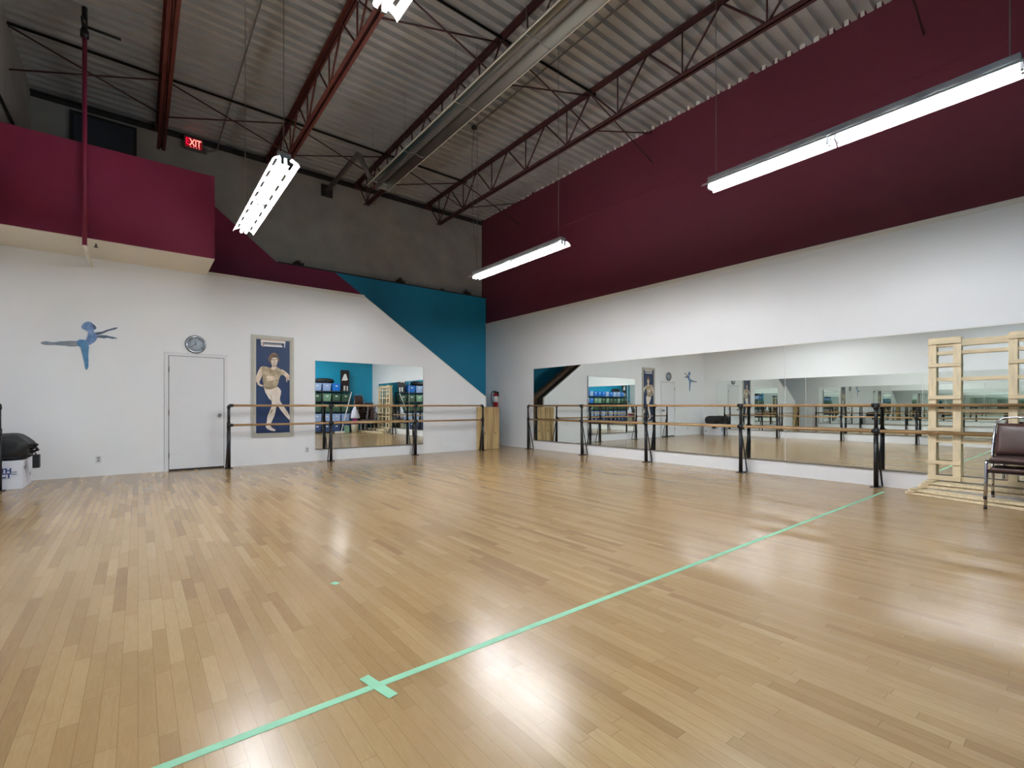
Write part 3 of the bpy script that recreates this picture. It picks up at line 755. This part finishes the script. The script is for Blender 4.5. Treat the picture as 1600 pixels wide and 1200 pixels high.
# ------------------------------------------------------------------ tape
mb = MB(); mb.box(-1.6, 1.882, .0006, 7.98, 1.92, .0014)
tag(mb.build('floor_tape', M['tape']), 'long pale green tape line across the wooden floor', 'tape')
mb = MB(); T = Matrix.Translation((.786, 1.885, .0018)) @ Matrix.Rotation(R(12), 4, 'Z'); mb.box(-.022, -.10, 0, .022, .11, .0008, T)
tag(mb.build('floor_tape', M['tape']), 'short green tape piece crossing the long tape line', 'tape')
mb = MB(); T = Matrix.Translation((1.02, 3.17, .0006)) @ Matrix.Rotation(R(30), 4, 'Z'); mb.box(-.02, -.025, 0, .02, .025, .0008, T)
tag(mb.build('floor_tape', M['tape']), 'tiny green tape scrap alone on the bare floor', 'tape')

# ------------------------------------------------------------------ carton and bag
root = thing('carton', 'white cardboard carton with blue lettering on the floor under the black bag', 'box', (-1.5, 9.86, 0))
MB().box(-1.72, 9.533, 0, -1.28, 10.22, .40).build('body', M['carton'], root, bevel=.004)
f1 = lambda cx, cz: (lambda a, b, t: (cx + a, 9.532 - t, cz + b))
m = MB(); text_into(m, 'TH', .085, f1(-1.445, .265), .002, .004); m.build('printed_letters', M['ink_blue'], root)
m = MB(); text_into(m, 'CT', .085, f1(-1.445, .195), .002, .004); m.build('printed_letters', M['ink_blue'], root)
m = MB()
for z in (.235, .205): m.box(-1.385, 9.5305, z, -1.335, 9.532, z + .016)
for z in (.155,): m.box(-1.49, 9.5305, z, -1.40, 9.532, z + .008)
m.build('small_print', M['ink_grey'], root)
m = MB()
for yy, z in ((9.64, .26), (9.70, .262), (9.76, .264), (10.1, .12), (10.14, .13)): m.box(-1.2795, yy, z, -1.278, yy + .04, z + .05)
m.build('side_print', M['ink_grey'], root)
# duffel bag: lofted soft body
root = thing('duffel_bag', 'black nylon duffel bag lying on the white carton', 'bag', (-1.5, 9.86, .402))
m = MB(); m.smooth = True
ring = []
NS, NR = 13, 20
vs, fs = [], []
for i in range(NS):
    t = i / (NS - 1); x = -1.735 + t * (.52); q = 1 - abs(2 * t - 1) ** 8 * .12
    sc = q * (1 - .12 * max(0, t - .75) / .25)
    for j in range(NR):
        a = 2 * PI * j / NR
        ca, sa = math.cos(a), math.sin(a)
        r = (abs(ca) ** 5 + abs(sa) ** 5) ** (-1 / 5)
        yy = 9.86 + .34 * ca * r * sc + .012 * math.sin(9 * t + 3 * a)
        zz = .402 + .185 + .185 * sa * r * sc + (.01 * math.sin(14 * t + 5 * a) if sa > -.3 else 0)
        zz = max(.402, zz - max(0, t - .72) * .42 * max(0, sa))
        vs.append((x + .02 * math.sin(3 * a) * (t > .5), yy, zz))
for i in range(NS - 1):
    for j in range(NR):
        fs.append([i * NR + j, i * NR + (j + 1) % NR, (i + 1) * NR + (j + 1) % NR, (i + 1) * NR + j])
fs += [list(range(NR))[::-1], [(NS - 1) * NR + j for j in range(NR)]]
m.add(vs, fs, True); m.build('body', M['bag'], root, subsurf=1)
m = MB()
m.tube([(-1.22, 9.62, .60), (-1.17, 9.60, .63), (-1.15, 9.66, .61), (-1.19, 9.72, .58)], .018, 8)
m.tube([(-1.22, 9.68, .55), (-1.16, 9.66, .57), (-1.15, 9.74, .53), (-1.22, 9.78, .50)], .018, 8); m.build('strap', M['bag'], root)
m = MB(); m.tube([(-1.24, 9.7, .50), (-1.2, 9.7, .53), (-1.17, 9.72, .48), (-1.165, 9.73, .42)], .008, 8)
m.box(-1.20, 9.68, .27, -1.13, 9.80, .46); m.build('hanging_tag', M['bag'], root, bevel=.012)

# ------------------------------------------------------------------ pine frames
def pine_frame(name, label, y0, y1, xb, xt, zb, h, rungs, stile=.08, top=.085, stiles=None, group='pine frames leaning on the mirror'):
    root = thing(name, label, 'wooden frame', (xb, (y0 + y1) / 2, zb), 0, group)
    ang = math.atan2(xt - xb, h)
    T = Matrix.Rotation(ang, 4, 'Y')
    hw = (y1 - y0) / 2
    cs = stiles or (-hw + stile / 2, hw - stile / 2)
    for c in cs: MB().box(0, c - stile / 2, .0, .022, c + stile / 2, h - .005, T).build('stile', M['pine'], root, local=True, bevel=.002)
    for z in rungs:
        MB().box(-.02, -hw, z - .024, .0, hw, z + .024, T).build('rung', M['pineh'], root, local=True, bevel=.002)
    MB().box(-.02, -hw, h - top, 0, hw, h, T).build('top_board', M['pineh'], root, local=True, bevel=.002)
    MB().box(-.02, -hw, 0, 0, hw, .06, T).build('bottom_board', M['pineh'], root, local=True, bevel=.002)
    return root
ZP = .186
for y1, lb in ((1.515, 'narrow pine ladder-like frame leaning alone before the mirror, clear of the chairs'), (.765, 'narrow pine ladder-like frame behind the brown chairs')):
    pine_frame('pine_frame', lb, y1 - .325, y1, 8.375, 8.41, ZP, 1.895, (.235, .675, 1.10, 1.53))
pine_frame('pine_frame', 'wide pine frame with long rungs standing behind the two narrow frames', .15, 1.525, 8.42, 8.445, ZP, 1.86, (.52, .925, 1.34, 1.69), stiles=(-.64, .64))
# loose flat frames piled on the floor
def flat_frame(z, cx, cy, rz, ln, wd, label):
    root = thing('pine_frame', label, 'wooden frame', (cx, cy, z), rz, 'pine frames piled flat on the floor')
    for s in (-1, 1): MB().box(s * wd / 2 - .03, -ln, 0, s * wd / 2 + .03, 0, .030).build('stile', M['pine'], root, bevel=.002, local=True)
    for y in (-.03, -ln + .12):
        MB().box(-wd / 2 - .05, y - .085, .0305, wd / 2 + .05, y, .043).build('end_board', M['pineh'], root, bevel=.002, local=True)
    return root
flat_frame(.002, 8.14, 1.665, -R(16), 2.0, .13, 'pine frame lying lowest in the floor pile beside the chairs')
flat_frame(.048, 8.12, 1.63, -R(14), 2.0, .13, 'pine frame lying second from the floor in the pile beside the chairs')
flat_frame(.094, 8.245, 1.575, -R(3.5), 2.0, .13, 'pine frame lying third from the floor in the pile beside the chairs')
flat_frame(.140, 8.28, 1.53, -R(4.5), 2.0, .13, 'pine frame lying on top of the floor pile, under the leaning frames')

# ------------------------------------------------------------------ chairs
def make_chair(label, loc, rz, group):
    """faces -x"""
    root = thing('stacking_chair', label, 'chair', loc, rz, group)
    for s in (-1, 1):
        MB().tube([(-.235, s * .235, .0), (-.222, s * .232, .2), (-.21, s * .228, .40), (-.20, s * .225, .445)], .014, 10).build('leg', M['chrome'], root, local=True)
        MB().tube([(.25, s * .225, .0), (.22, s * .222, .25), (.18, s * .22, .44)], .0125, 10).build('leg', M['chrome'], root, local=True)
    for s in (-1, 1):
        m = MB(); m.tube([(-.235, s * .235, .0), (-.234, s * .235, .03)], .016, 10); m.tube([(.25, s * .225, 0), (.247, s * .225, .03)], .016, 10)
        m.build('foot_cap', M['black'], root, local=True)
    m = MB()
    for s in (-1, 1): m.tube([(-.215, s * .228, .425), (.19, s * .222, .425)], .0125, 10)
    m.tube([(-.20, -.225, .42), (-.20, .225, .42)], .011, 8); m.build('seat_frame', M['chrome'], root, local=True)
    pts = [(.16, -.222, .43), (.20, -.222, .50), (.235, -.218, .65), (.265, -.205, .82), (.272, -.185, .88), (.277, -.14, .915), (.279, -.07, .925), (.279, .07, .925), (.277, .14, .915), (.272, .185, .88), (.265, .205, .82), (.235, .218, .65), (.20, .222, .50), (.16, .222, .43)]
    MB().tube(pts, .0125, 10).build('back_frame', M['chrome'], root, local=True)
    # cushion seat
    m = MB(); m.box(-.235, -.203, .425, .19, .203, .475); m.build('seat', M['vinyl'], root, local=True, bevel=.022, seg=4)
    m = MB(); m.box(-.236, -.214, .413, .185, .214, .426); m.build('seat_pan', M['black'], root, local=True)
    vs, fs = [], []
    NU, NV = 8, 8
    for side in (0, 1):
        for i in range(NU + 1):
            for j in range(NV + 1):
                u, v = i / NU, j / NV
                z = .49 + .365 * v; hw = .206 - .022 * v
                bulge = (1 - abs(2 * u - 1) ** 4) * (1 - abs(2 * v - 1) ** 4)
                x = .195 + .075 * v ** .9
                x += (-.012 - .022 * bulge) if side == 0 else (.006 + .006 * bulge)
                vs.append((x, (2 * u - 1) * hw, z))
    K = (NU + 1) * (NV + 1)
    idx = lambda s, i, j: s * K + i * (NV + 1) + j
    for s in (0, 1):
        for i in range(NU):
            for j in range(NV): fs.append([idx(s, i, j), idx(s, i + 1, j), idx(s, i + 1, j + 1), idx(s, i, j + 1)])
    for i in range(NU):
        fs.append([idx(0, i, 0), idx(0, i + 1, 0), idx(1, i + 1, 0), idx(1, i, 0)]); fs.append([idx(0, i, NV), idx(0, i + 1, NV), idx(1, i + 1, NV), idx(1, i, NV)])
    for j in range(NV):
        fs.append([idx(0, 0, j), idx(0, 0, j + 1), idx(1, 0, j + 1), idx(1, 0, j)]); fs.append([idx(0, NU, j), idx(0, NU, j + 1), idx(1, NU, j + 1), idx(1, NU, j)])
    m = MB(); m.add(vs, fs, True); m.build('backrest', M['vinyl'], root, local=True)
    return root
g = 'stacked brown chairs by the pine frames'
ch = make_chair('brown vinyl chrome chair at the bottom of the two-chair stack by the pine frames', (7.80, .635, 0), 0, g)
dup(ch, (7.77, .635, .112), 0, 'brown vinyl chrome chair on top of the two-chair stack by the pine frames', g)
names = ['lowest', 'second lowest', 'third lowest', 'fourth lowest', 'fifth lowest', 'sixth lowest', 'seventh lowest', 'topmost']
for k, (sx, sy, n_, nm) in enumerate(((7.755, -.33, 8, 'tall stack beside storage shelves'), (8.235, -.37, 5, 'shorter stack by the teal door'))):
    for i in range(n_):
        pos = names[i] if i < n_ - 1 else names[-1]
        dup(ch, (sx, sy + .027 * i, i * .112), R(-90 + (6 if k else -5)), '%s brown chair of the %s, in mirror' % (pos, nm), 'stacked chairs along the wall seen in the mirror')

# ------------------------------------------------------------------ storage shelves (seen in the mirrors)
SX1 = 7.30; NC = 12; PITCH = .405
SX0 = SX1 - NC * PITCH
SYB, SYF = YS + .04, -.18
levels = [.06, .50, .93, 1.38, 1.83]
root = thing('storage_shelving', 'dark steel shelving along the teal wall holding storage bins, seen in the mirror', 'shelving', ((SX0 + SX1) / 2, (SYB + SYF) / 2, 0))
for i in range(5):
    x = SX0 + (SX1 - SX0) * i / 4
    for yy in (SYB, SYF): MB().box(x - .02, yy - .012, 0, x + .02, yy + .012, 1.84).build('upright', M['shelf'], root)
for z in levels: MB().box(SX0 - .02, SYB, z - .035, SX1 + .02, SYF, z).build('shelf_board', M['shelf'], root)
def make_bin(label, loc, mt, lidm, group):
    root = thing('storage_bin', label, 'storage bin', loc, 0, group)
    m = MB()
    q0, q1 = (.155, .19), (.178, .215)
    vs = [(sx * a, sy * b, z) for (a, b), z in ((q0, 0), (q1, .29)) for sx, sy in ((-1, -1), (1, -1), (1, 1), (-1, 1))]
    m.add(vs, [(0, 3, 2, 1), (4, 5, 6, 7), (0, 1, 5, 4), (1, 2, 6, 5), (2, 3, 7, 6), (3, 0, 4, 7)], False)
    m.build('body', mt, root, local=True, bevel=.012)
    MB().box(-.188, -.225, .29, .188, .225, .33).build('lid', lidm, root, local=True, bevel=.01)
    MB().box(-.05, .190, .20, .05, .218, .25).build('label_card', M['binlabel'], root, local=True)
    return root
protos = {}
ordn = ['first', 'second', 'third', 'fourth', 'fifth', 'sixth', 'seventh', 'eighth', 'ninth', 'tenth', 'eleventh', 'twelfth']
rown = ['bottom row', 'second row up', 'third row up', 'fourth row up', 'top row']
rows_m = [['bin_navy'] * 12, ['bin_pale'] * 12, ['bin_green'] * 9 + ['bin_mint', 'bin_blue', 'bin_mint'], ['bin_green', 'bin_green', 'bin_mint', 'bin_green', 'bin_green', 'bin_mint', 'bin_green', 'bin_mint', 'bin_mint', 'bin_blue', 'bin_pale', 'bin_pale'], [None, 'bin_blue', 'bin_pale', 'bin_pale', 'bin_blue', 'bin_pale', 'bin_blue', 'bin_blue', 'bin_blue', 'bin_pale', 'bin_blue', 'bin_blue']]
colname = {'bin_navy': 'slate blue', 'bin_pale': 'pale blue', 'bin_green': 'dark green', 'bin_mint': 'mint green', 'bin_blue': 'bright blue'}
for r_, (z, rm) in enumerate(zip(levels, rows_m)):
    for c_, mm in enumerate(rm):
        if mm is None: continue
        loc = (SX1 - PITCH * (c_ + .5), (SYB + SYF) / 2, z + .001)
        lb = '%s bin, %s from the chair stacks, %s of shelving, in the mirror' % (colname[mm], ordn[c_], rown[r_])
        gp = 'storage bins in the %s' % rown[r_]
        if mm not in protos: protos[mm] = make_bin(lb, loc, M[mm], M[mm], gp)
        else: dup(protos[mm], loc, 0, lb, gp)
# black soft bag on top bins
m = MB(); m.lathe([(.0, 0), (.30, .0), (.40, .06), (.38, .17), (.25, .22), (0, .23)], (0, 0, 0), 'z', 20)
for v in m.v: v.x *= 1.1; v.y *= .5
o = m.build('soft_bag', M['bag'], None, local=True); o.location = (6.22, -.42, 2.165); tag(o, 'black soft bag lying on the top pale blue bins, seen in the mirror', 'bag')
# dark board with white dancer figure on top shelf end
root = thing('picture_board', 'black board with a white dancer figure standing on the shelving end, seen in the mirror', 'picture', (7.10, -.35, 1.832))
MB().box(6.92, -.40, 1.832, 7.30, -.36, 2.78).build('board', M['printdark'], root)
m = MB()
for q in ([(7.1, 2.62), (7.16, 2.6), (7.2, 2.45), (7.24, 2.36), (7.13, 2.3), (7.05, 2.33), (6.96, 2.28), (7.0, 2.42), (7.05, 2.55)], [(7.04, 1.86), (7.12, 1.86), (7.13, 2.08), (7.05, 2.08)], [(7.18, 1.86), (7.24, 1.86), (7.24, 2.08), (7.18, 2.06)]):
    m.prism(q, lambda a, b, t: (a, -.3599 + .002 * t, b))
m.build('printed_figure', M['printwhite'], root)
# leaning pole, cloth pile, bucket
mb = MB().tube([(6.72, .30, 0.01), (7.33, -.15, 1.80)], .02, 8)
tag(mb.build('pole', M['printwhite']), 'white pole leaning on the shelving end, seen in the mirror', 'pole')
m = MB(); m.lathe([(.0, 0), (.13, 0), (.16, .33), (.165, .36), (.15, .36), (.12, .03)], (7.38, .14, 0), 'z', 24)
tag(m.build('bucket', M['bucket']), 'cream bucket on the floor under the white cloth, seen in the mirror', 'bucket')
root = thing('cloth_heap', 'white and magenta cloth heaped on the bucket, seen in the mirror', 'cloth', (7.38, .14, .365))
def heap(z0, h, r, mt, nm):
    m = MB(); vs = []; fs = []; n = 22; k = 6
    for i in range(k):
        t = i / k
        for j in range(n):
            a = 2 * PI * j / n; rr = r * (1 - t ** 1.5) * (1 + .12 * math.sin(3 * a + i) + .06 * math.sin(7 * a))
            vs.append((7.38 + rr * math.cos(a), .14 + rr * math.sin(a) * .8, z0 + h * t))
    vs.append((7.43, .14, z0 + h))
    for i in range(k - 1):
        for j in range(n): fs.append([i * n + j, i * n + (j + 1) % n, (i + 1) * n + (j + 1) % n, (i + 1) * n + j])
    for j in range(n): fs.append([(k - 1) * n + j, (k - 1) * n + (j + 1) % n, k * n])
    fs.append(list(range(n))[::-1])
    m.add(vs, fs, True); m.build(nm, mt, root, subsurf=1)
heap(.37, .26, .23, M['magenta'], 'magenta_cloth'); heap(.60, .62, .21, M['cloth'], 'white_cloth')
mb = MB().box(6.55, -.02, .0, 6.95, .12, .07)
tag(mb.build('wooden_block', M['printwhite'], bevel=.006), 'white flat block on the floor before the shelving, seen in the mirror', 'block')
mb = MB().box(6.98, -.1, .0, 7.16, .08, .30)
tag(mb.build('small_box', M['bin_mint'], bevel=.006), 'small green box on the floor beside the white block, seen in the mirror', 'box')
